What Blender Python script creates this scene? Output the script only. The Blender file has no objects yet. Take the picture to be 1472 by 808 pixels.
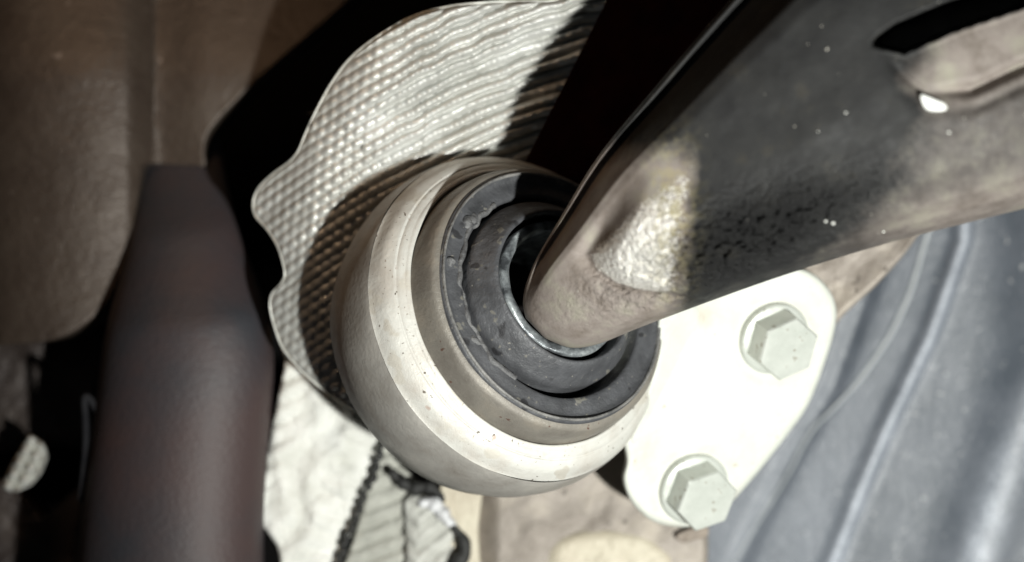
import bpy, bmesh, math, random
import numpy as np
from mathutils import Vector, Matrix

# ------------------------------------------------------------------ set-up
K = 0.013            # metres per working unit (1 unit = 100 photo pixels at the depth of the housing)
D = 30.0             # camera distance in working units
sc = bpy.context.scene
rng = np.random.default_rng(7)
random.seed(7)

cam_d = bpy.data.cameras.new('camera')
cam = bpy.data.objects.new('camera', cam_d)
sc.collection.objects.link(cam)
cam.location = (0, 0, D * K)
cam_d.sensor_width = 36.0
cam_d.lens = 36.0 * D / 14.72
cam_d.clip_start = 0.005
cam_d.clip_end = 10.0
cam_d.dof.use_dof = True
cam_d.dof.focus_distance = (D - 0.9) * K
cam_d.dof.aperture_fstop = 7.5
sc.camera = cam

w = bpy.data.worlds.new('World')
sc.world = w
w.use_nodes = True
w.node_tree.nodes['Background'].inputs[0].default_value = (0.85, 0.92, 1.0, 1)
w.node_tree.nodes['Background'].inputs[1].default_value = 0.008

def aim(o, loc, tgt):
    o.location = Vector(loc) * K
    d = (Vector(tgt) - Vector(loc)).normalized()
    o.rotation_euler = d.to_track_quat('-Z', 'Y').to_euler()

def lamp(name, typ, loc, tgt, energy, col, **kw):
    l = bpy.data.lights.new(name, typ)
    l.energy = energy
    l.color = col
    for k, v in kw.items():
        setattr(l, k, v)
    o = bpy.data.objects.new(name, l)
    sc.collection.objects.link(o)
    aim(o, loc, tgt)
    return o

# the hand lamp held to the lower right of the camera
lamp('hand_lamp', 'SPOT', (9.6, -8.0, 26.0), (2.6, -1.6, -1), 11.4, (0.99, 1.0, 0.955),
     spot_size=math.radians(50), spot_blend=1.0, shadow_soft_size=0.45 * K)
# weak soft fill added from above the frame, no visible source
lamp('soft_fill', 'AREA', (-2.0, 10.0, 24.0), (-2, 1, 0), 0.010, (0.86, 0.93, 1.0), size=9 * K)
lamp('warm_glow_fill', 'AREA', (-7.0, 9.5, 5.0), (-6.0, 4.0, -4), 0.045, (1.0, 0.66, 0.40), size=2.5 * K)  # warm light added for the orange tint at upper left, source unseen

sc.view_settings.view_transform = 'Standard'
sc.view_settings.look = 'None'
sc.view_settings.gamma = 1.0
sc.view_settings.exposure = 0.0
sc.view_settings.use_curve_mapping = False

# ------------------------------------------------------------------ helpers
def P(px, py, z):
    """photo pixel at depth z -> working units (vectorised)"""
    px = np.asarray(px, float); py = np.asarray(py, float); z = np.asarray(z, float)
    s = (D - z) / D
    return np.stack(np.broadcast_arrays((px - 736) / 100 * s, (404 - py) / 100 * s, z), -1)

def sstep(a, b, x):
    t = np.clip((np.asarray(x, float) - a) / (b - a), 0, 1)
    return t * t * (3 - 2 * t)

_tab = rng.random((256, 256))
def vnoise(x, y):
    x = np.asarray(x, float); y = np.asarray(y, float)
    xi = np.floor(x).astype(int); yi = np.floor(y).astype(int)
    fx = x - xi; fy = y - yi
    fx = fx * fx * (3 - 2 * fx); fy = fy * fy * (3 - 2 * fy)
    g = lambda a, b: _tab[a & 255, b & 255]
    return (g(xi, yi) * (1 - fx) + g(xi + 1, yi) * fx) * (1 - fy) + (g(xi, yi + 1) * (1 - fx) + g(xi + 1, yi + 1) * fx) * fy
def fbm(x, y, o=3):
    s = 0; a = 0.5
    for i in range(o):
        s = s + a * (vnoise(x * 2 ** i + 17 * i, y * 2 ** i + 31 * i) - 0.5); a *= 0.5
    return s

def link_mesh(name, verts, faces, mat, parent=None, smooth=True, attrs=None, loc=None):
    verts = np.asarray(verts, float).reshape(-1, 3) * K
    base = np.zeros(3)
    if parent is not None:
        base = np.array(parent['_base'])
    elif loc is not None:
        base = np.array(loc) * K
    me = bpy.data.meshes.new(name)
    me.from_pydata((verts - base).tolist(), [], [tuple(int(i) for i in f) for f in faces])
    if attrs:
        for k, a in attrs.items():
            at = me.attributes.new(k, 'FLOAT', 'POINT')
            at.data.foreach_set('value', np.asarray(a, np.float32).ravel())
    me.validate()
    bm = bmesh.new(); bm.from_mesh(me)
    bmesh.ops.recalc_face_normals(bm, faces=bm.faces)
    bm.to_mesh(me); bm.free()
    if smooth:
        me.polygons.foreach_set('use_smooth', [True] * len(me.polygons))
    me.materials.append(mat)
    o = bpy.data.objects.new(name, me)
    sc.collection.objects.link(o)
    if parent is not None:
        o.parent = parent
    else:
        o.location = base
    return o

def tag(o, label=None, cat=None, group=None, kind=None):
    if label: o['label'] = label
    if cat: o['category'] = cat
    if group: o['group'] = group
    if kind: o['kind'] = kind
    return o

def empty(name, loc, label=None, cat=None, group=None):
    o = bpy.data.objects.new(name, None)
    sc.collection.objects.link(o)
    o.empty_display_size = 0.005
    o.location = Vector([float(v) for v in loc]) * K
    o['_base'] = [float(v) * K for v in loc]
    return tag(o, label, cat, group)

def base_of(o):      # lets a mesh object carry child meshes
    o['_base'] = [0.0, 0.0, 0.0] if o.parent is None and o.location.length == 0 else list(o.location)
    return o

def child(o, parent):
    """mesh built in world units but parented under a part whose own mesh is offset the same way"""
    return o

def grid(pts, wrap_u=False, wrap_v=False):
    nu, nv = pts.shape[:2]
    f = []
    for i in range(nu if wrap_u else nu - 1):
        i2 = (i + 1) % nu
        for j in range(nv if wrap_v else nv - 1):
            j2 = (j + 1) % nv
            f.append((i * nv + j, i2 * nv + j, i2 * nv + j2, i * nv + j2))
    return pts.reshape(-1, 3), f

def spline(pts, n, closed=True, corner=()):
    """Catmull-Rom through pts resampled to n points at equal arc length"""
    p = np.array(pts, float); m = len(p); out = []
    segs = m if closed else m - 1
    for i in range(segs):
        a = p[(i - 1) % m] if closed or i > 0 else 2 * p[0] - p[1]
        b = p[i]; c = p[(i + 1) % m]
        d = p[(i + 2) % m] if closed or i + 2 < m else 2 * p[-1] - p[-2]
        t = np.linspace(0, 1, 24, endpoint=False)[:, None]
        T1 = 0.0 if i in corner else 0.5
        T2 = 0.0 if (i + 1) % m in corner else 0.5
        m1 = T1 * (c - a); m2 = T2 * (d - b)
        if i in corner: m1 = 0.33 * (c - b)
        if (i + 1) % m in corner: m2 = 0.33 * (c - b)
        out.append((2 * t**3 - 3 * t**2 + 1) * b + (t**3 - 2 * t**2 + t) * m1 + (-2 * t**3 + 3 * t**2) * c + (t**3 - t**2) * m2)
    q = np.concatenate(out)
    q = np.concatenate([q, q[:1] if closed else p[-1:]])
    s = np.r_[0, np.cumsum(np.linalg.norm(np.diff(q[:, :2], axis=0), axis=1))]
    u = np.linspace(0, s[-1], n, endpoint=not closed)
    return np.stack([np.interp(u, s, q[:, k]) for k in range(q.shape[1])], -1)

def slab(name, outline, centre, zf, mat, parent=None, n=160, m=24, thick=0.5, rnd=0.08, corner=(), rough=0.0, attr=None, close_back=True, loc=None):
    """solid plate: star-shaped outline in photo pixels, front height zf(px,py), rounded edge, side wall and back"""
    e = spline(outline, n, True, corner)
    if rough:
        k = np.arange(n)
        nn = fbm(np.cos(k / n * 6.283) * n * 0.12 + 40, np.sin(k / n * 6.283) * n * 0.12 + 40)
        e = e + (e - np.array(centre)) / np.linalg.norm(e - np.array(centre), axis=1)[:, None] * (nn * rough)[:, None]
    c = np.array(centre, float)
    L = np.linalg.norm(e - c, axis=1)
    rad = np.linspace(0.03, 1, m) ** 0.8
    rings = []; A = []
    for r in rad:
        q = c + (e - c) * r * (1 - rnd * 100 / L)[:, None]
        z = zf(q[:, 0], q[:, 1]); rings.append(P(q[:, 0], q[:, 1], z)); A.append(q)
    for a in (0.3, 0.65, 1.0):       # rounded corner
        th = a * math.pi / 2
        q = c + (e - c) * (1 - rnd * 100 / L * (1 - math.sin(th)))[:, None]
        z = zf(q[:, 0], q[:, 1]) - rnd * (1 - math.cos(th)); rings.append(P(q[:, 0], q[:, 1], z)); A.append(q)
    q = e; z = zf(q[:, 0], q[:, 1]) - thick
    w3 = rings[-1].copy(); w3[:, 2] = z
    rings.append(w3); A.append(q)
    pts = np.stack(rings)
    v, f = grid(pts, wrap_v=True)
    nv = len(v)
    v = np.concatenate([v, pts[0].mean(0)[None]])
    f += [(nv, j, (j + 1) % n) for j in range(n)]
    b0 = (pts.shape[0] - 1) * n
    if close_back:
        v = np.concatenate([v, pts[-1].mean(0)[None]])
        f += [(nv + 1, b0 + (j + 1) % n, b0 + j) for j in range(n)]
    attrs = None
    if attr:
        q = np.concatenate(A)
        attrs = {}
        for k, fn in attr.items():
            a = fn(q[:, 0], q[:, 1])
            attrs[k] = np.r_[a, [a[0]] * (2 if close_back else 1)]
    return link_mesh(name, v, f, mat, parent, attrs=attrs, loc=loc)

def tube(name, path, rad, mat, parent=None, seg=14, closed=False, loc=None, attrs=None):
    p = np.array(path, float); n = len(p)
    rad = np.broadcast_to(np.asarray(rad, float), (n,))
    if closed:
        t = np.roll(p, -1, 0) - np.roll(p, 1, 0)
    else:
        t = np.gradient(p, axis=0)
    t /= np.linalg.norm(t, axis=1)[:, None] + 1e-12
    up = np.array([0.03, 0.05, 1.0]); a = np.cross(t, up); a /= np.linalg.norm(a, axis=1)[:, None] + 1e-12
    b = np.cross(t, a)
    th = np.linspace(0, 2 * np.pi, seg, endpoint=False)
    pts = p[:, None] + rad[:, None, None] * (np.cos(th)[None, :, None] * a[:, None] + np.sin(th)[None, :, None] * b[:, None])
    v, f = grid(pts, wrap_u=closed, wrap_v=True)
    if not closed:
        f += [tuple(range(seg))[::-1], tuple((n - 1) * seg + k for k in range(seg))]
    return link_mesh(name, v, f, mat, parent, loc=loc)

def lathe(name, prof, C, ax, mat, parent=None, seg=160, wob=None, cap=False, arc=None, attrs_fn=None):
    """prof: list of (r, h) about the axis ax through C (working units)"""
    ax = Vector(ax).normalized(); e1 = ax.orthogonal().normalized(); e2 = ax.cross(e1)
    e1 = np.array(e1); e2 = np.array(e2); axn = np.array(ax); C = np.array(C)
    a0, a1 = arc if arc else (0, 2 * np.pi)
    th = np.linspace(a0, a1, seg, endpoint=bool(arc))
    rows = []
    for k, (r, h) in enumerate(prof):
        rr = np.full(seg, float(r)); hh = np.full(seg, float(h))
        if wob: rr, hh = wob(k, rr, hh, th)
        rows.append(C + rr[:, None] * (np.cos(th)[:, None] * e1 + np.sin(th)[:, None] * e2) + hh[:, None] * axn)
    pts = np.stack(rows)
    v, f = grid(pts, wrap_v=not arc)
    if cap:
        m = len(v)
        v = np.concatenate([v, pts[-1].mean(0)[None]])
        b0 = (len(prof) - 1) * seg
        f += [(m, b0 + j, b0 + (j + 1) % seg) for j in range(seg)]
    return link_mesh(name, v, f, mat, parent)

# ------------------------------------------------------------------ materials
def mk(name, cols, scale=2.0, rough=0.5, metal=0.0, bumps=(), spec=0.5, rvar=0.0, detail=5, extra=None, spots=None, stretch=None, coat=0.0):
    """cols: list of (position, colour) over a noise; scales are per working unit"""
    m = bpy.data.materials.new(name); m.use_nodes = True
    nt = m.node_tree; N = nt.nodes; Lk = nt.links
    b = N['Principled BSDF']
    tc = N.new('ShaderNodeTexCoord'); mp = N.new('ShaderNodeMapping')
    s = 1 / K
    mp.inputs['Scale'].default_value = (s, s, s) if not stretch else (s * stretch[0], s * stretch[1], s * stretch[2])
    Lk.new(tc.outputs['Object'], mp.inputs['Vector'])
    def noise(sc_, det=detail, ro=0.6):
        n = N.new('ShaderNodeTexNoise'); n.inputs['Scale'].default_value = sc_
        n.inputs['Detail'].default_value = det; n.inputs['Roughness'].default_value = ro
        Lk.new(mp.outputs[0], n.inputs['Vector']); return n
    n1 = noise(scale)
    cr = N.new('ShaderNodeValToRGB')
    els = cr.color_ramp.elements
    while len(els) < len(cols): els.new(0.5)
    for e, (p, c) in zip(els, cols):
        e.position = p; e.color = (*c, 1)
    Lk.new(n1.outputs['Fac'], cr.inputs['Fac'])
    col = cr.outputs['Color']
    def mix(a, bcol, fac):
        x = N.new('ShaderNodeMix'); x.data_type = 'RGBA'
        Lk.new(a, x.inputs[6])
        if isinstance(bcol, tuple): x.inputs[7].default_value = (*bcol, 1)
        else: Lk.new(bcol, x.inputs[7])
        if isinstance(fac, float): x.inputs[0].default_value = fac
        else: Lk.new(fac, x.inputs[0])
        return x.outputs[2]
    def ramp(src, a, c):
        r = N.new('ShaderNodeMapRange'); r.inputs[1].default_value = a; r.inputs[2].default_value = c
        r.clamp = True; Lk.new(src, r.inputs[0]); return r.outputs[0]
    def math_(op, a, c):
        x = N.new('ShaderNodeMath'); x.operation = op
        for i, q in enumerate((a, c)):
            if isinstance(q, (int, float)): x.inputs[i].default_value = q
            else: Lk.new(q, x.inputs[i])
        return x.outputs[0]
    def attr(nm):
        a = N.new('ShaderNodeAttribute'); a.attribute_name = nm; return a.outputs['Fac']
    if spots:
        for sc_, thr, c in spots:
            sp = noise(sc_, 2, 0.5)
            col = mix(col, c, ramp(sp.outputs['Fac'], thr, thr + 0.04))
    b.inputs['Metallic'].default_value = metal
    b.inputs['Specular IOR Level'].default_value = spec
    b.inputs['Roughness'].default_value = rough
    b.inputs['Coat Weight'].default_value = coat
    if rvar:
        n2 = noise(scale * 2.3)
        r = N.new('ShaderNodeMapRange'); r.inputs[1].default_value = 0.3; r.inputs[2].default_value = 0.7
        r.inputs[3].default_value = max(0.02, rough - rvar); r.inputs[4].default_value = min(1, rough + rvar)
        Lk.new(n2.outputs['Fac'], r.inputs[0]); Lk.new(r.outputs[0], b.inputs['Roughness'])
    prev = None
    for bb in bumps:
        sc_, st = bb[0], bb[1]
        nb = noise(sc_, 4)
        h = nb.outputs['Fac']
        if len(bb) > 2:
            h = math_('MULTIPLY', h, attr(bb[2]))
        bp = N.new('ShaderNodeBump'); bp.inputs['Strength'].default_value = 1.0
        bp.inputs['Distance'].default_value = st * K
        Lk.new(h, bp.inputs['Height'])
        if prev: Lk.new(prev, bp.inputs['Normal'])
        prev = bp.outputs[0]
    if prev: Lk.new(prev, b.inputs['Normal'])
    H = dict(N=N, L=Lk, b=b, noise=noise, mix=mix, ramp=ramp, math=math_, attr=attr, mp=mp)
    if extra: col = extra(H, col)
    Lk.new(col, b.inputs['Base Color'])
    return m

M = {}
M['cast'] = mk('cast_aluminium', [(0.3, (0.46, 0.43, 0.385)), (0.5, (0.54, 0.53, 0.49)), (0.7, (0.60, 0.60, 0.56))], 1.6, 0.5, 0.1,
               [(7, 0.012), (60, 0.004)], rvar=0.1, spots=[(2.3, 0.60, (0.49, 0.465, 0.41)), (20, 0.69, (0.30, 0.27, 0.23)), (9, 0.70, (0.10, 0.08, 0.06)), (3.1, 0.68, (0.40, 0.31, 0.26))])
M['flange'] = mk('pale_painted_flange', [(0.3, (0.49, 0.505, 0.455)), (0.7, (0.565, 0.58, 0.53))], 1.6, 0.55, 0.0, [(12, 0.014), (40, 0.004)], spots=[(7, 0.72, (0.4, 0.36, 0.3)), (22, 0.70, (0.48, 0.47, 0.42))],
                 extra=lambda H, col: H['mix'](col, (0.36, 0.29, 0.21), H['math']('MULTIPLY', H['attr']('tan_tint'), H['ramp'](H['noise'](4, 4).outputs['Fac'], 0.2, 0.7))))
M['wall'] = mk('stained_collar', [(0.3, (0.12, 0.105, 0.09)), (0.5, (0.20, 0.185, 0.16)), (0.72, (0.27, 0.235, 0.19))], 1.0, 0.5, 0.2,
               [(12, 0.010), (60, 0.006)], rvar=0.12, spots=[(8, 0.70, (0.10, 0.055, 0.04))])
M['wall2'] = mk('dull_body', [(0.3, (0.24, 0.22, 0.195)), (0.5, (0.31, 0.295, 0.27)), (0.72, (0.40, 0.38, 0.345))], 1.3, 0.5, 0.1, [(14, 0.008)], rvar=0.1)
M['rubber'] = mk('black_rubber', [(0.3, (0.040, 0.041, 0.044)), (0.7, (0.075, 0.077, 0.083))], 2.6, 0.55, 0.0,
                 [(5, 0.03), (34, 0.005)], rvar=0.12, spots=[(5, 0.64, (0.13, 0.125, 0.11)), (3, 0.66, (0.022, 0.022, 0.024)), (14, 0.70, (0.17, 0.16, 0.14))])
M['rubber_lip'] = mk('worn_rubber_lip', [(0.35, (0.09, 0.09, 0.09)), (0.65, (0.20, 0.195, 0.185))], 3.4, 0.5, 0.0, [(12, 0.03)])
M['rubber_lip2'] = mk('torn_rubber', [(0.35, (0.06, 0.06, 0.062)), (0.65, (0.13, 0.13, 0.13))], 5, 0.6, 0.0, [(14, 0.03)])
M['sleeve'] = mk('bright_sleeve', [(0.36, (0.06, 0.065, 0.07)), (0.5, (0.24, 0.26, 0.27)), (0.66, (0.52, 0.56, 0.56))], 3.5, 0.42, 0.5, [(8, 0.02)], rvar=0.15)
M['hem'] = mk('bright_foil_hem', [(0.3, (0.50, 0.50, 0.46)), (0.7, (0.66, 0.66, 0.62))], 4, 0.4, 0.3)
M['bolt'] = mk('zinc_bolt', [(0.3, (0.46, 0.485, 0.44)), (0.7, (0.57, 0.59, 0.545))], 3.2, 0.36, 0.25, [(5, 0.008), (45, 0.002)], rvar=0.06, spots=[(6, 0.66, (0.36, 0.35, 0.30)), (15, 0.70, (0.25, 0.22, 0.17))])
M['weave'] = mk('woven_foil', [(0.3, (0.43, 0.425, 0.39)), (0.5, (0.50, 0.50, 0.47)), (0.7, (0.56, 0.56, 0.535))], 1.3, 0.34, 0.28, [(30, 0.010)], rvar=0.08,
                spots=[(7, 0.73, (0.10, 0.095, 0.085))])
M['glass_wrap'] = mk('glassfibre_wrap', [(0.3, (0.56, 0.56, 0.51)), (0.7, (0.74, 0.74, 0.70))], 2.2, 0.75, 0.0, [(18, 0.04)])
M['strap'] = mk('grey_braid', [(0.3, (0.30, 0.30, 0.265)), (0.7, (0.42, 0.42, 0.375))], 3, 0.6, 0.1, [(20, 0.03)])
M['strap2'] = mk('pale_braid', [(0.3, (0.34, 0.34, 0.31)), (0.7, (0.52, 0.52, 0.48))], 3, 0.6, 0.1, [(20, 0.02)])
M['fold'] = mk('white_fold', [(0.35, (0.45, 0.45, 0.45)), (0.65, (0.75, 0.76, 0.78))], 3, 0.5, 0.1, [(6, 0.08)])
M['cord_gap'] = mk('black_cord_and_gap', [(0.3, (0.008, 0.008, 0.008)), (0.7, (0.02, 0.02, 0.018))], 5, 0.7)  # black of the stitching and rod, also used for the dark gaps
M['block'] = mk('taupe_casting', [(0.3, (0.17, 0.145, 0.12)), (0.5, (0.25, 0.22, 0.19)), (0.7, (0.34, 0.30, 0.25))], 1.4, 0.5, 0.2,
                [(7, 0.02), (30, 0.012)], spots=[(4.5, 0.70, (0.09, 0.075, 0.06))])
M['boss'] = mk('cream_boss', [(0.3, (0.38, 0.33, 0.25)), (0.7, (0.50, 0.46, 0.36))], 1.5, 0.55, 0.05, [(9, 0.03)])
M['rust'] = mk('rust_lug', [(0.3, (0.17, 0.14, 0.115)), (0.7, (0.28, 0.235, 0.19))], 4, 0.7)
M['brown'] = mk('brown_cast_wall', [(0.3, (0.044, 0.031, 0.023)), (0.5, (0.056, 0.041, 0.031)), (0.7, (0.068, 0.052, 0.040))], 0.9, 0.5, 0.3,
                [(5, 0.03), (18, 0.01)], spots=[(4.5, 0.71, (0.03, 0.02, 0.015)), (6, 0.72, (0.16, 0.13, 0.11))])
M['brown2'] = mk('dark_brown_wall', [(0.3, (0.028, 0.020, 0.018)), (0.7, (0.055, 0.042, 0.035))], 1.2, 0.5, 0.3, [(5, 0.06)])
M['hose'] = mk('plum_black_hose', [(0.35, (0.024, 0.025, 0.030)), (0.6, (0.046, 0.028, 0.027))], 0.30, 0.6, 0.0, [(9, 0.012)])
M['cable'] = mk('dusty_cable', [(0.3, (0.010, 0.010, 0.012)), (0.7, (0.02, 0.02, 0.022))], 3, 0.85, spec=0.1)
M['void'] = mk('unlit_black', [(0.3, (0.003, 0.003, 0.003)), (0.7, (0.006, 0.005, 0.005))], 1, 0.9, 0, spec=0.1)  # near-black stands in for the unlit depth behind everything and in the bore
M['darkred'] = mk('dark_red_shade', [(0.3, (0.006, 0.002, 0.002)), (0.7, (0.020, 0.004, 0.004))], 1.6, 0.9, 0, [(8, 0.04)], spec=0.05)  # reddish near-black, shade behind the arm put into the colour
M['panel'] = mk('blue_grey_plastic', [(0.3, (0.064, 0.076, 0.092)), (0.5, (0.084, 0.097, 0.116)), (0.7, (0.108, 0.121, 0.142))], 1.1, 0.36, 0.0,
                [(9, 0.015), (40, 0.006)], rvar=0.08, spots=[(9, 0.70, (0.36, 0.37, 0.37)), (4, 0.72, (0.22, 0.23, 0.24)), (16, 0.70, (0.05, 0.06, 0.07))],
                extra=lambda H, col: H['mix'](col, (0.42, 0.45, 0.50), H['math']('MULTIPLY', H['attr']('painted_sheen'), H['ramp'](H['noise'](14, 4).outputs['Fac'], 0.1, 0.6))))  # pale rib highlights painted into the panel's base colour
M['seam'] = mk('pale_seam', [(0.3, (0.30, 0.32, 0.33)), (0.7, (0.42, 0.44, 0.45))], 3, 0.45)
M['chip'] = mk('white_chip', [(0.3, (0.75, 0.76, 0.72)), (0.7, (0.85, 0.85, 0.82))], 3, 0.5)

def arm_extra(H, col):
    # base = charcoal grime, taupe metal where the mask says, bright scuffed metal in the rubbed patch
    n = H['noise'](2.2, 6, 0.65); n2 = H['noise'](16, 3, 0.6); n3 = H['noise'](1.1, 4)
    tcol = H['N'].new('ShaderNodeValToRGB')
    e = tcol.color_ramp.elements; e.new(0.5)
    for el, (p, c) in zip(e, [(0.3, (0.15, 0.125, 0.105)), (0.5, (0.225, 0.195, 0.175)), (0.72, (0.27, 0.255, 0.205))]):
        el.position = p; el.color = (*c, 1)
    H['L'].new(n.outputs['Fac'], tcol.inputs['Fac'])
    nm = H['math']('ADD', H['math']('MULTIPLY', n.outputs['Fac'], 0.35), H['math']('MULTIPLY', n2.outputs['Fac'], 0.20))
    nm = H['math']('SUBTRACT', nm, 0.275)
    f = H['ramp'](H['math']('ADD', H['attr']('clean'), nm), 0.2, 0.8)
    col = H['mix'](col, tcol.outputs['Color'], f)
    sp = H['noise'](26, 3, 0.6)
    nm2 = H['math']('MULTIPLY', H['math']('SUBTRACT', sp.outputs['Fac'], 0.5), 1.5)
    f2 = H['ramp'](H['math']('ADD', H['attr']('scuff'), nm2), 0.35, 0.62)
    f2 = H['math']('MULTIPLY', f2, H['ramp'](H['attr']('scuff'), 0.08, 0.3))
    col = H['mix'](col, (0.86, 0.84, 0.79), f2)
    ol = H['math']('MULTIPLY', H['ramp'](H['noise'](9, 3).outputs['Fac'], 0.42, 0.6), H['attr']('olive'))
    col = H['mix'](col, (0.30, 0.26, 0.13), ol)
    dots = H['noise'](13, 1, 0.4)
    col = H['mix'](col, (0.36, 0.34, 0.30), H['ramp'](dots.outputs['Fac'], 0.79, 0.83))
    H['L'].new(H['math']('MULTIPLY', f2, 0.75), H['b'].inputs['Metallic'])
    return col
M['arm'] = mk('grimy_cast_arm', [(0.3, (0.014, 0.014, 0.0143)), (0.6, (0.022, 0.022, 0.0215)), (0.75, (0.036, 0.033, 0.027))], 2.2, 0.62, 0.0,
              [(2, 0.006), (15, 0.34, 'pit'), (40, 0.004)], rvar=0.10, spec=0.22, extra=arm_extra)

# ------------------------------------------------------------------ background
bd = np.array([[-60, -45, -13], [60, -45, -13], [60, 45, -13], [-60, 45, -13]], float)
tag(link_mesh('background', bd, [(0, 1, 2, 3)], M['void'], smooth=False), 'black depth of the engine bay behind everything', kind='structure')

# ------------------------------------------------------------------ left: brown cast wall, dark hose
def z_brown(x, y):
    z = -3.85 + 0.55 * np.sqrt(np.clip(1 - ((x - 98) / 122) ** 2, 0, 1)) - 0.15 * sstep(180, 215, x) * sstep(300, 225, x) + 0.10 * sstep(300, 480, x)
    z = z + fbm(x / 90, y / 90, 2) * 0.06
    z = z - 0.9 * sstep(120, -60, y) * 0.6
    return z
wall = empty('cast_wall', P(120, 200, -4.6), 'brown cast metal wall out of focus in the upper left corner', 'metal wall')
slab('wall_panel', [(-60, -60), (240, -60), (560, -60), (500, 0), (430, 62), (365, 120), (300, 192), (297, 240), (205, 235), (196, 300), (180, 375), (150, 440), (105, 478), (60, 492), (0, 497), (-60, 500)],
     (150, 130), z_brown, M['brown'], wall, n=220, m=70, thick=1.5, rnd=0.05, corner=(0, 2, 7, 8, 15))
slab('strut', [(-60, 470), (60, 470), (130, 430), (160, 470), (140, 560), (120, 640), (90, 640), (50, 640), (-60, 640)], (40, 550), lambda x, y: -5.4 + fbm(x / 50, y / 50) * 0.2 + 0 * x,
     M['brown2'], wall, n=90, m=14, thick=0.8, rnd=0.12)
slab('lower_web', [(-60, 690), (20, 700), (70, 745), (118, 700), (112, 780), (90, 860), (-60, 860)], (20, 780), lambda x, y: -5.6 + fbm(x / 50, y / 50) * 0.2 + 0 * x,
     M['brown2'], wall, n=90, m=14, thick=0.8, rnd=0.12)
tube('edge_rod', P(np.array([12, 8, 3, -4]), np.array([-40, 60, 180, 330]), -4.0), 0.07, M['cord_gap'], wall)

hose = empty('coolant_hose', P(270, 500, -2.9), 'thick plum black hose running down between brown wall and white wrap', 'hose')
cy = np.linspace(110, 900, 60)
lx = np.interp(cy, [110, 300, 380, 450, 560, 700, 900], [205, 194, 178, 152, 140, 122, 100])
rx = np.interp(cy, [110, 300, 350, 420, 500, 600, 760, 900], [300, 330, 346, 372, 398, 390, 378, 382])
lx = np.convolve(np.pad(lx, 4, 'edge'), np.ones(9) / 9, 'valid'); rx = np.convolve(np.pad(rx, 4, 'edge'), np.ones(9) / 9, 'valid')
th = np.linspace(0, 2 * np.pi, 72, endpoint=False)
pts = []
for i in range(60):
    c = (lx[i] + rx[i]) / 2; r = (rx[i] - lx[i]) / 2
    pts.append(P(c + r * np.cos(th), np.full(72, cy[i]) - 10 * (np.cos(th)) + 8 * np.sin(th) , np.interp(cy[i], [110, 210, 330, 460], [-5.3, -4.7, -3.5, -2.9]) + np.sin(th) * r / 100 * 0.85))
v, f = grid(np.stack(pts), wrap_v=True)
f += [tuple(range(72)), tuple(59 * 72 + k for k in range(72))]
link_mesh('hose_wall', v, f, M['hose'], hose)
for (x0, x1, wd) in ((122, 128, 0.07), (150, 140, 0.06)):
    pass
lp = []
for t in np.linspace(0, 1, 40):
    a = t * math.pi
    lp.append(P(130 - (14 + 6 * t) * math.cos(a) + 6 * math.sin(3 * a), 720 - 150 * math.sin(a), -3.0 + 0.2 * math.sin(a)))
tag(tube('cable_loop', lp, 0.055, M['cable'], None, loc=lp[0]), 'thin dark cable loop hanging against the left side of the hose', 'cable')

# ------------------------------------------------------------------ woven heat wrap behind the housing
OUT = [(885, -70), (845, -25), (800, -1), (760, 1), (700, 3), (640, 10), (590, 25), (540, 54), (503, 84), (476, 120), (455, 158), (440, 190), (429, 216), (416, 232),
       (392, 250), (372, 270), (364, 290), (367, 310), (384, 330), (398, 352), (406, 376), (409, 396), (402, 410), (391, 422), (388, 440), (394, 468),
       (406, 500), (428, 528), (455, 553), (482, 572), (508, 588), (535, 602), (620, 600), (740, 560), (735, 300), (800, 130), (872, 0)]
def z_wrap(x, y):
    z = -1.03 - 0.0018 * np.clip(x - 450, 0, 600) + 0.0018 * (400 - y) * sstep(400, 560, x)
    # broad soft folds running with the rows
    v = (y + 0.42 * x - 0.0005 * (700 - x) ** 2)
    z = z + 0.05 * np.sin(v / 11.0 + 0.9 * np.sin(x / 60) + 2.5 * vnoise(x / 60, y / 60)) * sstep(480, 620, x) + 0.05 * np.sin(v / 24.0) * sstep(430, 620, x)
    # the left margin rolls away
    d = np.hypot(x - 700, (y - 330) * 0.82)
    z = z - 0.9 * sstep(190, 360, d) ** 2 * sstep(760, 560, x)
    # lit belly leaning to the lamp at the upper right
    return z
def weave(x, y):
    v = (y + 0.42 * x - 0.0005 * (700 - x) ** 2) / 16.5
    u = (x * 0.92 - y * 0.40) / 17.0
    # slight unevenness
    v = v + 0.25 * fbm(x / 40, y / 40); u = u + 0.4 * fbm(x / 50 + 9, y / 50)
    v = v + 0.30 * (vnoise(x / 26 + 5, y / 60) - 0.5) * sstep(470, 620, x)
    row = np.floor(v)
    h = np.abs(np.sin(np.pi * v)) ** 0.7
    wb = 0.55 - 0.33 * sstep(470, 640, x) - 0.15 * vnoise(x / 30, y / 30)
    bead = 0.5 + 0.5 * np.cos(2 * np.pi * (u + 0.5 * row + 0.15 * vnoise(row, row * 1.7)))
    amp = 0.55 + 0.6 * vnoise(row * 3.7, x / 55)
    return h * amp * (1 - wb + wb * bead ** 0.8)
wrap = empty('woven_heat_wrap', P(560, 300, -1.5), 'silver woven foil heat wrap with scalloped left edge behind the round housing', 'heat wrap')
n = 760; m = 300
e = spline(OUT, n, True)
cpx = np.array([690.0, 360.0])
rad = np.linspace(0.25, 1, m)
Q = cpx + (e - cpx)[None] * rad[:, None, None]
X, Y = Q[..., 0], Q[..., 1]
edge = sstep(1.0, 0.985, rad)[:, None]
Z = z_wrap(X, Y) + (0.066 + 0.084 * sstep(480, 640, X)) * weave(X, Y) * edge + 0.06 * fbm(X / 34, Y / 34) + 0.02 * fbm(X / 9, Y / 9)
pts = P(X, Y, Z)
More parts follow.
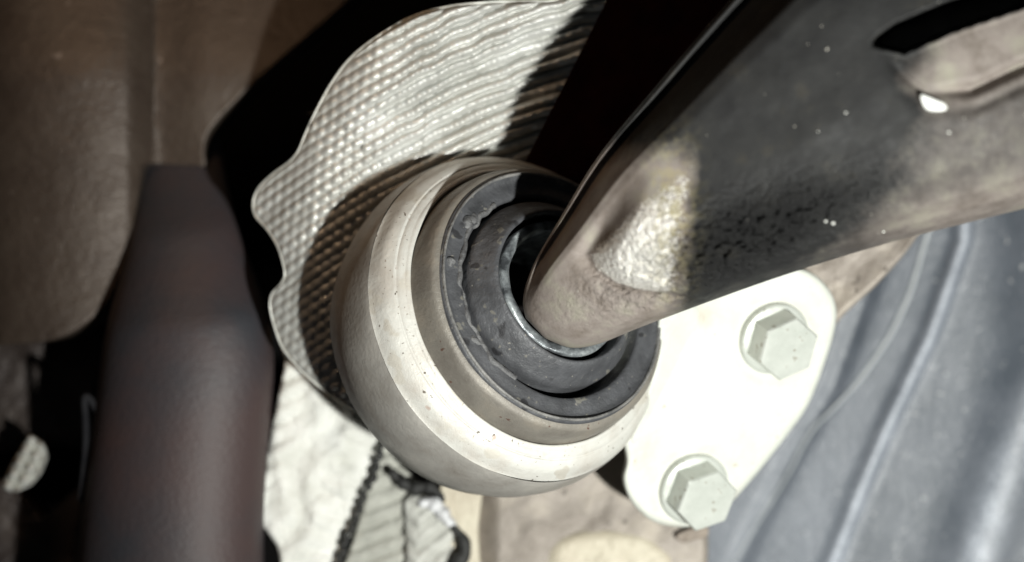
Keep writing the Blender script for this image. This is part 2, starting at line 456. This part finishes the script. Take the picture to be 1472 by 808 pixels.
back = pts[-1].copy(); back[:, 2] -= 0.05
pts2 = np.concatenate([pts, back[None]], 0)
v, f = grid(pts2, wrap_v=True)
link_mesh('woven_sheet', v, f, M['weave'], wrap)
hp = e[(np.arange(n))]
mask = (hp[:, 0] < 812) & ~((hp[:, 1] > 596))
idx = np.where(mask)[0]
# longest contiguous run
runs = np.split(idx, np.where(np.diff(idx) > 1)[0] + 1); run = max(runs, key=len)
hq = hp[run]
tube('hem', P(hq[:, 0], hq[:, 1], z_wrap(hq[:, 0], hq[:, 1]) + 0.01), 0.015, M['hem'], wrap, seg=8)
# loose fibres at the back of the upper left margin
vs, fs = [], []
for i in range(46):
    t = rng.random(); x0 = 425 + 55 * t + rng.normal() * 4; y0 = 235 - 105 * t
    L = 14 + 20 * rng.random(); a = math.radians(215 + rng.normal() * 14)
    p0 = P(x0 + 4, y0, -2.1); p1 = P(x0 + L * math.cos(a) * 0.6, y0 - L * math.sin(a), -2.3)
    d = np.array([0.012, 0.008, 0]); b = len(vs)
    vs += [p0 - d, p0 + d, p1]; fs.append((b, b + 1, b + 2))
fr = link_mesh('frayed_fibres', vs, fs, M['strap'], wrap, smooth=False); fr['kind'] = 'stuff'

# added plate whose near-black red stands in for the shade behind the arm
tag(slab('shade_plate', [(760, -70), (1200, -80), (1100, 120), (980, 300), (820, 330), (700, 330), (680, 200), (700, 60)], (860, 110),
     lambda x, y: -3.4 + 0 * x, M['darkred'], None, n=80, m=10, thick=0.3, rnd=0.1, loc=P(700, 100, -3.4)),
    'added near black plate for the reddish shade above the housing and left of the arm', 'plate')

# ------------------------------------------------------------------ white pad and braided strap below
pad = empty('glassfibre_pad', P(450, 680, -3.3), 'puffy white glassfibre pad below the woven wrap', 'insulation pad')
def z_pad(x, y):
    a = (x - 400) + (y - 560) * 0.36       # across
    ul = (y * 0.94 - x * 0.34)
    z = -3.05 + 0.25 * np.sqrt(np.clip(1 - ((a - 65) / 100) ** 2, 0, 1))
    wav = 0.035 * np.sin(a / 9.0 + 1.5 * np.sin(ul / 24.0) + 3 * vnoise(x / 35, y / 35))
    lump = 0.09 * np.abs(np.sin(ul / 11.0 + a / 14.0)) * sstep(60, 15, a) + 0.05 * np.abs(np.sin(ul / 8.5)) * sstep(105, 122, a)
    return z + wav + lump + 0.05 * fbm(x / 12, y / 12)
slab('pad_body', [(400, 470), (410, 510), (402, 560), (390, 620), (376, 690), (366, 742), (384, 765), (402, 800), (400, 870), (462, 870), (488, 808), (512, 748), (530, 700), (552, 640), (560, 560), (480, 470)],
     (460, 660), z_pad, M['glass_wrap'], pad, n=260, m=70, thick=0.5, rnd=0.10, rough=5, corner=(5,))
strap = empty('braided_strap', P(570, 740, -2.6), 'grey braided strap with black stitched edge and bright folded end under the housing', 'strap')
def z_strap(x, y):
    u = ((x - 560) * 0.35 + (y - 650) * 0.94)
    rib = np.abs(np.sin(u / 12.0 * math.pi / 1.9)) ** 0.7
    zz = -3.15 + 0.07 * rib + 0.06 * fbm(x / 14, y / 14)
    return zz
slab('strap_body', [(545, 640), (570, 662), (600, 690), (628, 702), (640, 760), (630, 870), (475, 870), (500, 800), (520, 735)], (570, 760), z_strap, M['strap'], strap,
     n=200, m=60, thick=0.3, rnd=0.06, rough=4)
def z_braid(x, y):
    c = 604 - (y - 720) * 0.06
    return -3.0 + 0.10 * np.exp(-((x - c) / 18) ** 2) + 0.07 * np.abs(np.sin((y + 0.8 * np.abs(x - c)) / 9.0)) + 0.05 * fbm(x / 14, y / 14)
slab('braided_edge', [(584, 716), (604, 712), (630, 722), (650, 760), (652, 800), (645, 870), (580, 870), (584, 800), (582, 750)], (614, 785), z_braid, M['strap2'], strap,
     n=120, m=40, thick=0.25, rnd=0.06, rough=7)
fq = spline([(602, 724), (618, 722), (632, 732), (644, 748), (656, 758)], 30, False)
tube('folded_end', P(fq[:, 0], fq[:, 1], -2.82), 0.115 * np.sin(np.linspace(0.5, 2.75, 30)) * (1 + 0.12 * np.sin(np.arange(30) * 0.8)), M['fold'], strap, seg=16)
# scalloped black stitching
def stitch(path, r, name, par, z):
    q = spline(path, 90, False); k = np.arange(90)
    tube(name, P(q[:, 0] + 3.5 * np.sin(k * 0.9), q[:, 1] + 1.5 * np.cos(k * 1.3), z), r * (1 + 0.35 * np.sin(k * 1.15)), M['cord_gap'], par, seg=10)
stitch([(549, 636), (541, 672), (528, 700), (515, 735), (500, 770), (478, 830)], 0.045, 'stitched_edge', strap, -2.85)
gq = spline([(560, 676), (574, 690), (592, 702), (608, 700), (624, 704), (638, 722)], 40, False)
tube('dark_gap', P(gq[:, 0], gq[:, 1], -2.85), 0.105 * np.sin(np.linspace(0.35, 2.9, 40)) ** 0.7 * (1 + 0.2 * np.sin(np.arange(40) * 0.75)), M['cord_gap'], strap, seg=12)  # black tube standing in for the dark gap above the fold
gq = spline([(646, 752), (656, 762), (666, 776), (668, 795), (656, 812), (650, 840)], 40, False)
tube('dark_gap', P(gq[:, 0], gq[:, 1], -2.8), 0.12 * np.sin(np.linspace(0.3, 2.0, 40)) * (1 + 0.12 * np.sin(np.arange(40) * 0.6)), M['cord_gap'], strap, seg=12)  # black tube standing in for the dark gap right of the fold

sm = empty('woven_scrap', P(38, 668, -5.0), 'small bright woven scrap lit at the far left edge', 'fabric scrap')
def z_scrap(x, y):
    return -4.4 + 0.30 * np.abs(np.sin((x + y * 0.5) / 6.2)) ** 0.7 * np.abs(np.sin((y - x * 0.5) / 6.8)) ** 0.7 + 0 * x
slab('scrap_cloth', [(2, 700), (20, 662), (42, 626), (58, 636), (66, 654), (56, 682), (40, 700), (18, 708)], (36, 668), z_scrap, M['glass_wrap'], sm, n=80, m=26, thick=0.2, rnd=0.05, corner=(0, 2, 3, 6, 7))

# ------------------------------------------------------------------ castings under and right of the housing
blk = empty('gearbox_casting', P(830, 760, -3.2), 'taupe casting with a cream round boss directly below the housing', 'casting')
slab('casting_body', [(676, 640), (820, 610), (980, 640), (1016, 740), (1014, 870), (684, 870)], (850, 745),
     lambda x, y: -3.1 + fbm(x / 45, y / 45, 2) * 0.14 - 0.25 * sstep(720, 684, x) + 0.12 * sstep(700, 790, y), M['block'], blk, n=160, m=50, thick=0.9, rnd=0.12, corner=(0, 4, 5))
slab('round_boss', [(780, 808), (795, 776), (830, 762), (876, 757), (920, 763), (955, 782), (972, 812), (950, 870), (876, 885), (800, 870)], (876, 818),
     lambda x, y: -2.93 + 0.10 * fbm(x / 30, y / 30) + 0 * x, M['boss'], blk, n=120, m=24, thick=0.5, rnd=0.22)
slab('rusty_lug', [(972, 770), (990, 760), (1014, 752), (1018, 768), (1000, 776), (980, 780)], (995, 767),
     lambda x, y: -2.8 + 0.08 * fbm(x / 9, y / 9) + 0 * x, M['rust'], blk, n=60, m=8, thick=0.3, rnd=0.03)
slab('side_flange', [(636, 690), (690, 690), (688, 760), (684, 870), (600, 870), (630, 800)], (660, 780), lambda x, y: -3.0 + 0 * x, M['boss'], blk, n=80, m=8, thick=0.5, rnd=0.05)
tag(slab('mounting_bracket', [(1120, 380), (1200, 330), (1330, 325), (1300, 366), (1262, 408), (1214, 452), (1170, 500), (1100, 500)], (1200, 400),
     lambda x, y: -2.3 + 0.0028 * (x - 1200) * 0.6 + fbm(x / 30, y / 30) * 0.08 + 0.10 * sstep(-30, 20, (x - 1235) * 0.66 + (y - 420) * 0.75) , M['block'], None, n=120, m=24, thick=0.7, rnd=0.10, corner=(2,), loc=P(1200, 400, -2.3)),
    'tapered taupe bracket end showing between the white flange and the arm', 'bracket')

# ------------------------------------------------------------------ blue grey panel at the right
RX = [(345, 1385), (480, 1338), (620, 1272), (700, 1238), (808, 1196), (900, 1160)]
RX2 = [(250, 1500), (500, 1500), (640, 1458), (720, 1434), (808, 1408), (900, 1380)]
def z_panel(x, y):
    c = np.interp(y, [p[0] for p in RX], [p[1] for p in RX])
    c2 = np.interp(y, [p[0] for p in RX2], [p[1] for p in RX2])
    g = np.interp(y, [300, 560, 650, 808, 900], [1290, 1196, 1140, 1062, 1020])
    z = -5.0 + 0.13 * np.exp(-((x - c) / 12) ** 2) + 0.22 * np.exp(-((x - c2) / 50) ** 2)
    z = z - 0.07 * np.exp(-((x - g) / 14) ** 2) + 0.02 * fbm(x / 70, y / 70)
    return z + 0.0022 * (x - 1200) - 0.15
pan = empty('ribbed_panel', P(1280, 600, -5.0), 'blue grey plastic panel with raised ribs behind the white flange', 'plastic panel')
xs = np.linspace(950, 1600, 330); ys = np.linspace(180, 900, 130)
XX, YY = np.meshgrid(xs, ys, indexing='ij')
fp = P(XX, YY, z_panel(XX, YY))
v, f = grid(fp)
nb = len(v)
bk = P(XX, YY, -6.0 + 0 * XX)
v2, f2 = grid(bk)
cw = np.interp(YY, [p[0] for p in RX], [p[1] for p in RX]); cw2 = np.interp(YY, [p[0] for p in RX2], [p[1] for p in RX2])
sheen_mask = 0.95 * np.exp(-((XX - cw - 2) / np.interp(YY, [345, 808], [9, 15])) ** 2) * (0.6 + 0.5 * vnoise(XX / 30, YY / 30)) + 0.95 * np.exp(-((XX - cw2 + 6) / 30) ** 2) * sstep(520, 790, YY) * (0.6 + 0.6 * vnoise(XX / 25, YY / 25))  # highlight along the rib and broad lower-right sheen, painted as colour
sheen_mask = sheen_mask + 0.22 * sstep(30, -60, XX - cw) * sstep(420, 780, YY)  # lighter lower area left of the rib, also painted
nx, ny = XX.shape
v = np.concatenate([v, v2]); f = f + [tuple(i + nb for i in q[::-1]) for q in f2]
def stitch_edge(ids):
    for a, b in zip(ids[:-1], ids[1:]): f.append((a, b, b + nb, a + nb))
stitch_edge([j for j in range(ny)]); stitch_edge([(nx - 1) * ny + j for j in range(ny)])
stitch_edge([i * ny for i in range(nx)]); stitch_edge([i * ny + ny - 1 for i in range(nx)])
link_mesh('panel_skin', v, f, M['panel'], pan, attrs={'painted_sheen': np.r_[np.clip(sheen_mask, 0, 1).ravel(), np.zeros(len(v2))]})
sq = spline([(1338, 320), (1326, 360), (1308, 420), (1280, 480), (1240, 540), (1200, 585), (1170, 615), (1150, 648), (1128, 690), (1060, 800), (1040, 850)], 120, False)
tube('moulding_seam', P(sq[:, 0], sq[:, 1], z_panel(sq[:, 0], sq[:, 1]) + 0.01), np.interp(np.arange(120), [0, 45, 75, 119], [0.045, 0.035, 0.022, 0.015]), M['seam'], pan, seg=8)

# ------------------------------------------------------------------ flange plate and bolts
FN = Vector((0.29, -0.27, 0.92)).normalized()
def z_flange(x, y, off=0.0):
    # plane through (1030,560) at z=-1.0 with normal FN
    X = (np.asarray(x, float) - 1030) / 100; Yv = (560 - np.asarray(y, float)) / 100
    return -1.15 - (FN.x * X + FN.y * Yv) / FN.z * 0.97 + off
flg = empty('bolted_flange', P(1030, 580, -1.2), 'bright white two bolt flange plate to the right of the round housing', 'flange')
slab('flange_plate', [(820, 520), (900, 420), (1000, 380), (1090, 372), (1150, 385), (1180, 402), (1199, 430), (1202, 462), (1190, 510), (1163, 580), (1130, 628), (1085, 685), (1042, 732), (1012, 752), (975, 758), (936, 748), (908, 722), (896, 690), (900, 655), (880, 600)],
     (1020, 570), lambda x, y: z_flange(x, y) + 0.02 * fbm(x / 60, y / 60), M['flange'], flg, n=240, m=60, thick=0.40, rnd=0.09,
     attr={'tan_tint': lambda x, y: np.clip(0.8 * np.exp(-((x - 1000) / 32) ** 2 - ((y - 452) / 22) ** 2) + 0.25 * np.exp(-((np.hypot(x - 1112, y - 490) - 60) / 8) ** 2) + 0.25 * np.exp(-((np.hypot(x - 999, y - 706) - 60) / 8) ** 2) + 0.5 * np.exp(-((x - 925) / 22) ** 2 - ((y - 655) / 30) ** 2), 0, 1)})  # tan tint by the rim and lower left, grime rings around bolts
# raised web that joins the flange to the housing
slab('joining_web', [(950, 440), (985, 430), (1008, 445), (1000, 500), (985, 545), (955, 600), (925, 635), (905, 640), (922, 590), (940, 520)], (965, 530),
     lambda x, y: z_flange(x, y) + 0.16 - 0.22 * sstep(930, 1010, x + 0.5 * (y - 500)), M['flange'], flg, n=120, m=20, thick=0.40, rnd=0.12)

def bolt(px, py, label, spin):
    z = float(z_flange(px, py)); C = P(px, py, z)
    FN = Vector((0.36, -0.33, 0.87)).normalized()
    r = empty('hex_bolt', C, label, 'bolt', 'bolts holding the white flange')
    lathe('washer_flange', [(0.30, -0.06), (0.545, -0.06), (0.555, 0.0), (0.555, 0.045), (0.54, 0.068), (0.50, 0.075), (0.38, 0.10), (0.2, 0.10)], C, FN, M['bolt'], r, seg=96)
    ax = FN; e1 = ax.orthogonal().normalized(); e2 = ax.cross(e1)
    R = 0.50; nn = 96; rows = []
    def ring(scale, h, roundto):
        out = []
        for k in range(nn):
            a = 2 * math.pi * k / nn + spin
            seg = ((a - spin) % (math.pi / 3)) - math.pi / 6
            rh = R * math.cos(math.pi / 6) / math.cos(seg)
            rr = min(rh * scale, roundto)
            p = Vector(C) + (e1 * math.cos(a) + e2 * math.sin(a)) * rr + ax * h
            out.append(p)
        return out
    for sc_, h, rt in ((1, 0.05, 9), (1, 0.12, 9), (1, 0.42, 9), (0.998, 0.445, 0.505), (0.985, 0.465, 0.49), (0.95, 0.482, 0.462), (0.85, 0.486, 0.41), (0.5, 0.482, 0.3), (0.1, 0.480, 0.1)):
        rows.append(ring(sc_, h, rt))
    pts = np.array([[list(p) for p in rr] for rr in rows])
    v, f = grid(pts, wrap_v=True)
    f.append(tuple(8 * nn + k for k in range(nn)))
    o = link_mesh('hexagon_head', v, f, M['bolt'], r, smooth=True)
    o.data.set_sharp_from_angle(angle=math.radians(28))
    return r
bolt(1112, 486, 'upper hex bolt on the white flange, just under the arm', 0.62)
bolt(997, 702, 'lower hex bolt on the white flange, at its bottom rounded corner', 0.50)

# ------------------------------------------------------------------ round housing with rubber seal
AX = Vector((0.54, 0.324, 0.777)).normalized()
HC = P(772, 438, 0.0)
hs = empty('bushing_housing', HC, 'round pale metal bushing housing with black rubber seal in the middle', 'housing')
def cast_wob(k, r, h, th):
    return r * (1 + 0.004 * np.sin(3 * th + k * 0.2) + 0.0015 * np.sin(11 * th + k)), h + 0.006 * np.sin(5 * th + k * 0.3)
lathe('housing_body', [(1.9, -2.2), (2.34, -1.9), (2.48, -1.45), (2.53, -1.15), (2.535, -0.9), (2.515, -0.62), (2.495, -0.53), (2.485, -0.50)], HC, AX, M['wall2'], hs, wob=cast_wob)
lathe('chamfered_rim', [(2.485, -0.50), (2.475, -0.485), (2.45, -0.42), (2.415, -0.335), (2.385, -0.275), (2.345, -0.225), (2.28, -0.17), (2.255, -0.152), (2.245, -0.162), (2.235, -0.140), (2.20, -0.115), (2.15, -0.09), (2.14, -0.088), (2.13, -0.075), (2.09, -0.05), (2.07, -0.055), (2.06, -0.07), (2.055, -0.12)], HC, AX, M['cast'], hs, wob=cast_wob)
lathe('collar', [(2.06, -0.16), (2.045, -0.06), (2.04, 0.02), (2.035, 0.07), (2.02, 0.20), (1.985, 0.33), (1.96, 0.37), (1.92, 0.395), (1.86, 0.41)], HC, AX, M['wall'], hs, wob=cast_wob)
HC2 = np.array(HC) + np.array([-0.02, 0.03, 0.0])
seal = lathe('rubber_seal', [(1.90, 0.36), (1.885, 0.42), (1.87, 0.445), (1.84, 0.45), (1.80, 0.42), (1.77, 0.395), (1.72, 0.39), (1.66, 0.40), (1.56, 0.41), (1.52, 0.40), (1.50, 0.36), (1.49, 0.2), (1.48, -0.1), (1.40, -0.25), (1.20, -0.3)], HC, AX, M['rubber'], hs, seg=200, wob=lambda k, r, h, t: (r * (1 + 0.003 * np.sin(5 * t + k * .1)), h + 0.008 * np.sin(7 * t + k * 0.3)))
lathe('seal_collar', [(1.41, -0.3), (1.40, 0.36), (1.39, 0.42), (1.37, 0.46), (1.34, 0.50), (1.29, 0.57), (1.23, 0.67), (1.17, 0.755), (1.13, 0.785), (1.10, 0.77), (1.085, 0.70), (1.075, 0.1), (1.05, -0.4)], HC2, AX, M['rubber'], hs, seg=200,
      wob=lambda k, r, h, t: (r * (1 + 0.006 * np.sin(3 * t + k * .1)), h + 0.012 * np.sin(4 * t + k * 0.2)))
# torn shreds along the step between seal and collar on the left
def lipw(k, r, h, t):
    return r + 0.035 * (vnoise(t * 9, t * 0 + 3) - 0.5) + 0.02 * (vnoise(t * 31, t * 0 + 8) - 0.5), h + 0.05 * (vnoise(t * 13, t * 0 + 5) - 0.5)
lathe('lip_ring', [(1.86, 0.42), (1.865, 0.46), (1.85, 0.485), (1.83, 0.48), (1.82, 0.44), (1.82, 0.40)], HC, AX, M['rubber_lip'], hs, seg=200)
lathe('inner_sleeve', [(1.015, -0.2), (1.015, 0.62), (1.005, 0.67), (0.98, 0.69), (0.91, 0.68), (0.86, 0.655), (0.845, 0.60), (0.84, 0.0), (0.83, -0.8)], HC2, AX, M['sleeve'], hs, seg=200,
      wob=lambda k, r, h, t: (r + 0.006 * np.sin(3 * t + 1), h + 0.012 * np.sin(5 * t) + 0.008 * np.sin(13 * t + 2)))
lathe('bore_floor', [(1.45, -0.35), (0.5, -0.7), (0.02, -0.7)], HC2, AX, M['void'], hs, seg=60)

eL = np.array([-0.666, -0.400, 0.629]); eU = np.array([-0.515, 0.857, 0.0])
def disc(rr, ph, h, c=None):
    c = HC if c is None else c
    return np.array(c)[None] + rr[:, None] * (np.cos(ph)[:, None] * eL + np.sin(ph)[:, None] * eU) + np.broadcast_to(h, rr.shape)[:, None] * np.array(AX)
ph = np.radians(np.linspace(-28, 88, 150)); k = np.arange(150)
tube('torn_edge', disc(1.53 + 0.07 * (vnoise(k / 7.0, k * 0 + 3) - 0.5), ph, 0.385 + 0.02 * (vnoise(k / 3.0, k * 0 + 9) - 0.5)), 0.03 + 0.03 * vnoise(k / 9.0, k * 0 + 1), M['rubber_lip2'], hs, seg=8)
for a0, a1, rr0, w0 in ((62, 76, 1.62, 0.10), (40, 46, 1.66, 0.08), (18, 23, 1.58, 0.06), (-4, 6, 1.57, 0.06)):
    ph = np.radians(np.linspace(a0, a1, 24)); k = np.arange(24)
    tube('rubber_shred', disc(rr0 + 0.08 * (vnoise(k / 5.0 + a0, k * 0) - 0.5), ph, 0.37), w0 * np.sin(np.pi * (k + 0.8) / 24.6) * (0.8 + 0.3 * vnoise(k / 6.0 + a0, k * 0 + 4)), M['rubber_lip2'], hs, seg=8)
ph = np.radians(np.linspace(236, 262, 20)); k = np.arange(20)
tube('sleeve_chip', disc(0.92 + 0.0 * ph, ph, 0.69, HC2), 0.055 * (0.7 + 0.5 * vnoise(k / 3.0, k * 0 + 5)), M['sleeve'], hs, seg=6)

# ------------------------------------------------------------------ the arm
SEC = [  # Lx, Ly, Rx, Ry, z, half thickness
    (756, 458, 780, 483, 1.15, 0.12),
    (753, 446, 787, 488, 1.15, 0.28),
    (752, 430, 822, 500, 1.18, 0.45),
    (757, 406, 862, 494, 1.28, 0.62),
    (772, 370, 912, 474, 1.42, 0.80),
    (806, 312, 1010, 437, 1.62, 1.00),
    (861, 223, 1120, 398, 1.95, 1.20),
    (934, 134, 1260, 354, 2.20, 1.35),
    (1040, 10, 1400, 318, 2.40, 1.5),
    (1150, -110, 1560, 278, 2.50, 1.6),
    (1300, -230, 1760, 225, 2.50, 1.6)]
nS = 330
S = spline([(a, b, c, d, e_, g) for (a, b, c, d, e_, g) in SEC], 2000, False)
# resample by travel of the mid line
mid = (S[:, :2] + S[:, 2:4]) / 2
sl = np.r_[0, np.cumsum(np.linalg.norm(np.diff(mid, axis=0), axis=1))]
u = np.linspace(0, sl[-1], nS)
S = np.stack([np.interp(u, sl, S[:, k]) for k in range(6)], -1)
nF, nB = 240, 50
sF = np.linspace(0, 1, nF); sF = 0.5 - 0.5 * np.cos(np.pi * sF) * (0.55) - 0.5 * 0.45 * (1 - 2 * sF)
H = np.interp(sF, [0, .006, .014, .022, .03, .045, .09, .135, .18, .26, .35, .5, .65, .8, .9, .95, .985, 1], [-.12, .02, .05, .05, .01, .0, .30, .60, .68, .73, .77, .84, .86, .82, .70, .52, .24, 0])
H = np.convolve(np.pad(H, 2, 'edge'), np.ones(5) / 5, 'valid')
HT = np.sin(np.pi * np.clip(sF, 0, 1)) ** 0.55     # plain rounded profile for the tip
xy = S[:, None, :2] * (1 - sF)[None, :, None] + S[:, None, 2:4] * sF[None, :, None]
fx, fy = xy[..., 0], xy[..., 1]
k_t = sstep(0, 130, u)[:, None]
zf = S[:, 4][:, None] + S[:, 5][:, None] * (H[None] * k_t + HT[None] * (1 - k_t) * 0.8)
# tip section -> crease -> bulge
def crease_d(x, y):      # positive on the bulge side (upper right of the crease)
    cx = np.interp(y, [250, 330, 365, 385, 405, 415, 430], [905, 868, 848, 858, 885, 915, 1010])
    return x - cx
cd = crease_d(fx, fy)
near = np.exp(-((fx - 930) / 95) ** 2 - ((fy - 345) / 75) ** 2)
zf = zf + 0.42 * near * sstep(-12, 40, cd) - 0.10 * np.exp(-((cd + 4) / 14) ** 2) * sstep(300, 345, fy) * sstep(440, 415, fy) * sstep(1000, 940, fx)
# hollow in front of the bulge, casting lumps
zf = zf + 0.09 * fbm(fx / 90, fy / 90, 2) + 0.012 * fbm(fx / 22, fy / 22)
# pitted band
pitm = np.exp(-(((fx - 1060) * 0.93 - (fy - 345) * -0.36) / 120) ** 2 - (((fy - 345) * 0.93 + (fx - 1060) * 0.30) / 42) ** 2)
pits = vnoise(fx / 7 + 0.8 * vnoise(fx / 5, fy / 5), fy / 6)
zf = zf - 0.17 * pitm * sstep(0.5, 0.95, pits) + 0.05 * pitm * vnoise(fx / 5, fy / 5)
# slot and ledge at the upper right
ytop = np.interp(fx, [1250, 1285, 1360, 1472, 1700], [62, 36, 4, -30, -90])
ybot = np.interp(fx, [1250, 1300, 1372, 1472, 1700], [64, 76, 44, 10, -60])
slot = sstep(-3, 3, fy - ytop) * sstep(3, -3, fy - ybot) * sstep(1252, 1266, fx)
below = sstep(-2, 8, fy - ybot) * sstep(1255, 1300, fx)
l2 = np.interp(fx, [1270, 1330, 1400, 1472, 1700], [82, 132, 126, 92, 20])
zf = zf - 1.5 * slot
zf = zf - 0.16 * below * sstep(50, -30, fy - l2)
zf = zf - 0.13 * np.exp(-((fy - l2 - 2) / 9) ** 2) * sstep(1340, 1400, fx) - 0.05 * np.exp(-((fy - l2 - 30) / 8) ** 2) * sstep(1360, 1410, fx) - 0.06 * np.exp(-((fy - l2 - 2) / 8) ** 2) * sstep(1270, 1300, fx)
front = P(fx, fy, zf)
sB = np.linspace(1, 0, nB + 2)[1:-1]
xyb = S[:, None, :2] * (1 - sB)[None, :, None] + S[:, None, 2:4] * sB[None, :, None]
sF0 = front[:, 0, 2][:, None]; sF1 = front[:, -1, 2][:, None]
zb = (sF0 * (1 - sB)[None] + sF1 * sB[None]) - S[:, 5][:, None] * 0.9 * np.sin(np.pi * sB)[None] ** 0.6
# keep the silhouette: back points use the front edge's footprint
backp = np.empty((nS, nB, 3))
backp[..., :2] = front[:, 0, None, :2] * (1 - sB)[None, :, None] + front[:, -1, None, :2] * sB[None, :, None]
backp[..., 2] = zb
loop = np.concatenate([front, backp], 1)
v, f = grid(loop, wrap_v=True)
nl = nF + nB
f += [tuple(range(nl))[::-1], tuple((nS - 1) * nl + k for k in range(nl))]
# wear and dirt masks (real base colour, in the arm's own coordinates)
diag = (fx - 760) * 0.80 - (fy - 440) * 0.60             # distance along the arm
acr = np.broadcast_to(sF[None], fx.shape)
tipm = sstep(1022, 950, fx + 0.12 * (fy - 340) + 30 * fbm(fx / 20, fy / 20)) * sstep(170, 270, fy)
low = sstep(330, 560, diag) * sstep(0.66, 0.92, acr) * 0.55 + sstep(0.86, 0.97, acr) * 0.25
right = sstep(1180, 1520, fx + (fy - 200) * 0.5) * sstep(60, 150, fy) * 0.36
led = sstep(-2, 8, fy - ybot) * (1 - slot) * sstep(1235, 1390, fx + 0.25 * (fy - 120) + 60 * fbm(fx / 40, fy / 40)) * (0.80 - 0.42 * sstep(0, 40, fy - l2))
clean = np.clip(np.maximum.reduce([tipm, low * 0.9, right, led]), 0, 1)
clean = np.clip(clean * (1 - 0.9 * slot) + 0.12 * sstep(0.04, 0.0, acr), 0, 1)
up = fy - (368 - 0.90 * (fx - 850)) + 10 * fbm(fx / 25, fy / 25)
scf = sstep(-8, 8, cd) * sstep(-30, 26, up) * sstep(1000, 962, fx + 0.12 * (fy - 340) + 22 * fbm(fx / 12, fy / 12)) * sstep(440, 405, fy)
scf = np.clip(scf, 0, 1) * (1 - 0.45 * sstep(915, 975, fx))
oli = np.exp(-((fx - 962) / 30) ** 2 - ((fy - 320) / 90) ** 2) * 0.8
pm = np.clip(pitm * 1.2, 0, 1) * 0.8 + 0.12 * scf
zb0 = np.zeros((nS, nB))
cat = lambda a: np.concatenate([a, zb0], 1).ravel()
arm = empty('cast_arm', P(1150, 200, 2.0), 'large grimy charcoal cast arm reaching from top right into the seal', 'arm')
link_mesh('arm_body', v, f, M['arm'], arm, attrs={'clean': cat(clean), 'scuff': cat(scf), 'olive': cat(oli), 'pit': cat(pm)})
zc = 3.72
cz = np.array([[1323, 136], [1332, 138], [1345, 143], [1358, 149], [1361, 157], [1350, 160], [1334, 158], [1326, 150]], float)
ii = np.argmin((fx - 1341) ** 2 + (fy - 149) ** 2); zc = float(zf.ravel()[ii])
slab('paint_chip', [tuple(p) for p in cz], (1342, 150), lambda x, y: zc + 0.10 + 0 * x, M['chip'], arm, n=40, m=6, thick=0.25, rnd=0.03)
for (sx, sy, r) in ((1216, 162, 2.0), (1176, 189, 1.5), (1187, 318, 2.2), (1198, 321, 2.6), (1364, 190, 2.4), (1270, 333, 1.8)):
    ii = np.argmin((fx - sx) ** 2 + (fy - sy) ** 2); zz = float(zf.ravel()[ii])
    an = np.linspace(0, 6.283, 8, endpoint=False)
    slab('grit', [(sx + r * (1 + 0.3 * math.sin(3 * a + sx)) * math.cos(a), sy + r * 0.8 * math.sin(a)) for a in an], (sx, sy), lambda x, y: zz + 0.02 + 0 * x, M['hem'], arm, n=12, m=3, thick=0.06, rnd=0.008)

for o in list(bpy.data.objects):
    if '_base' in o: del o['_base']
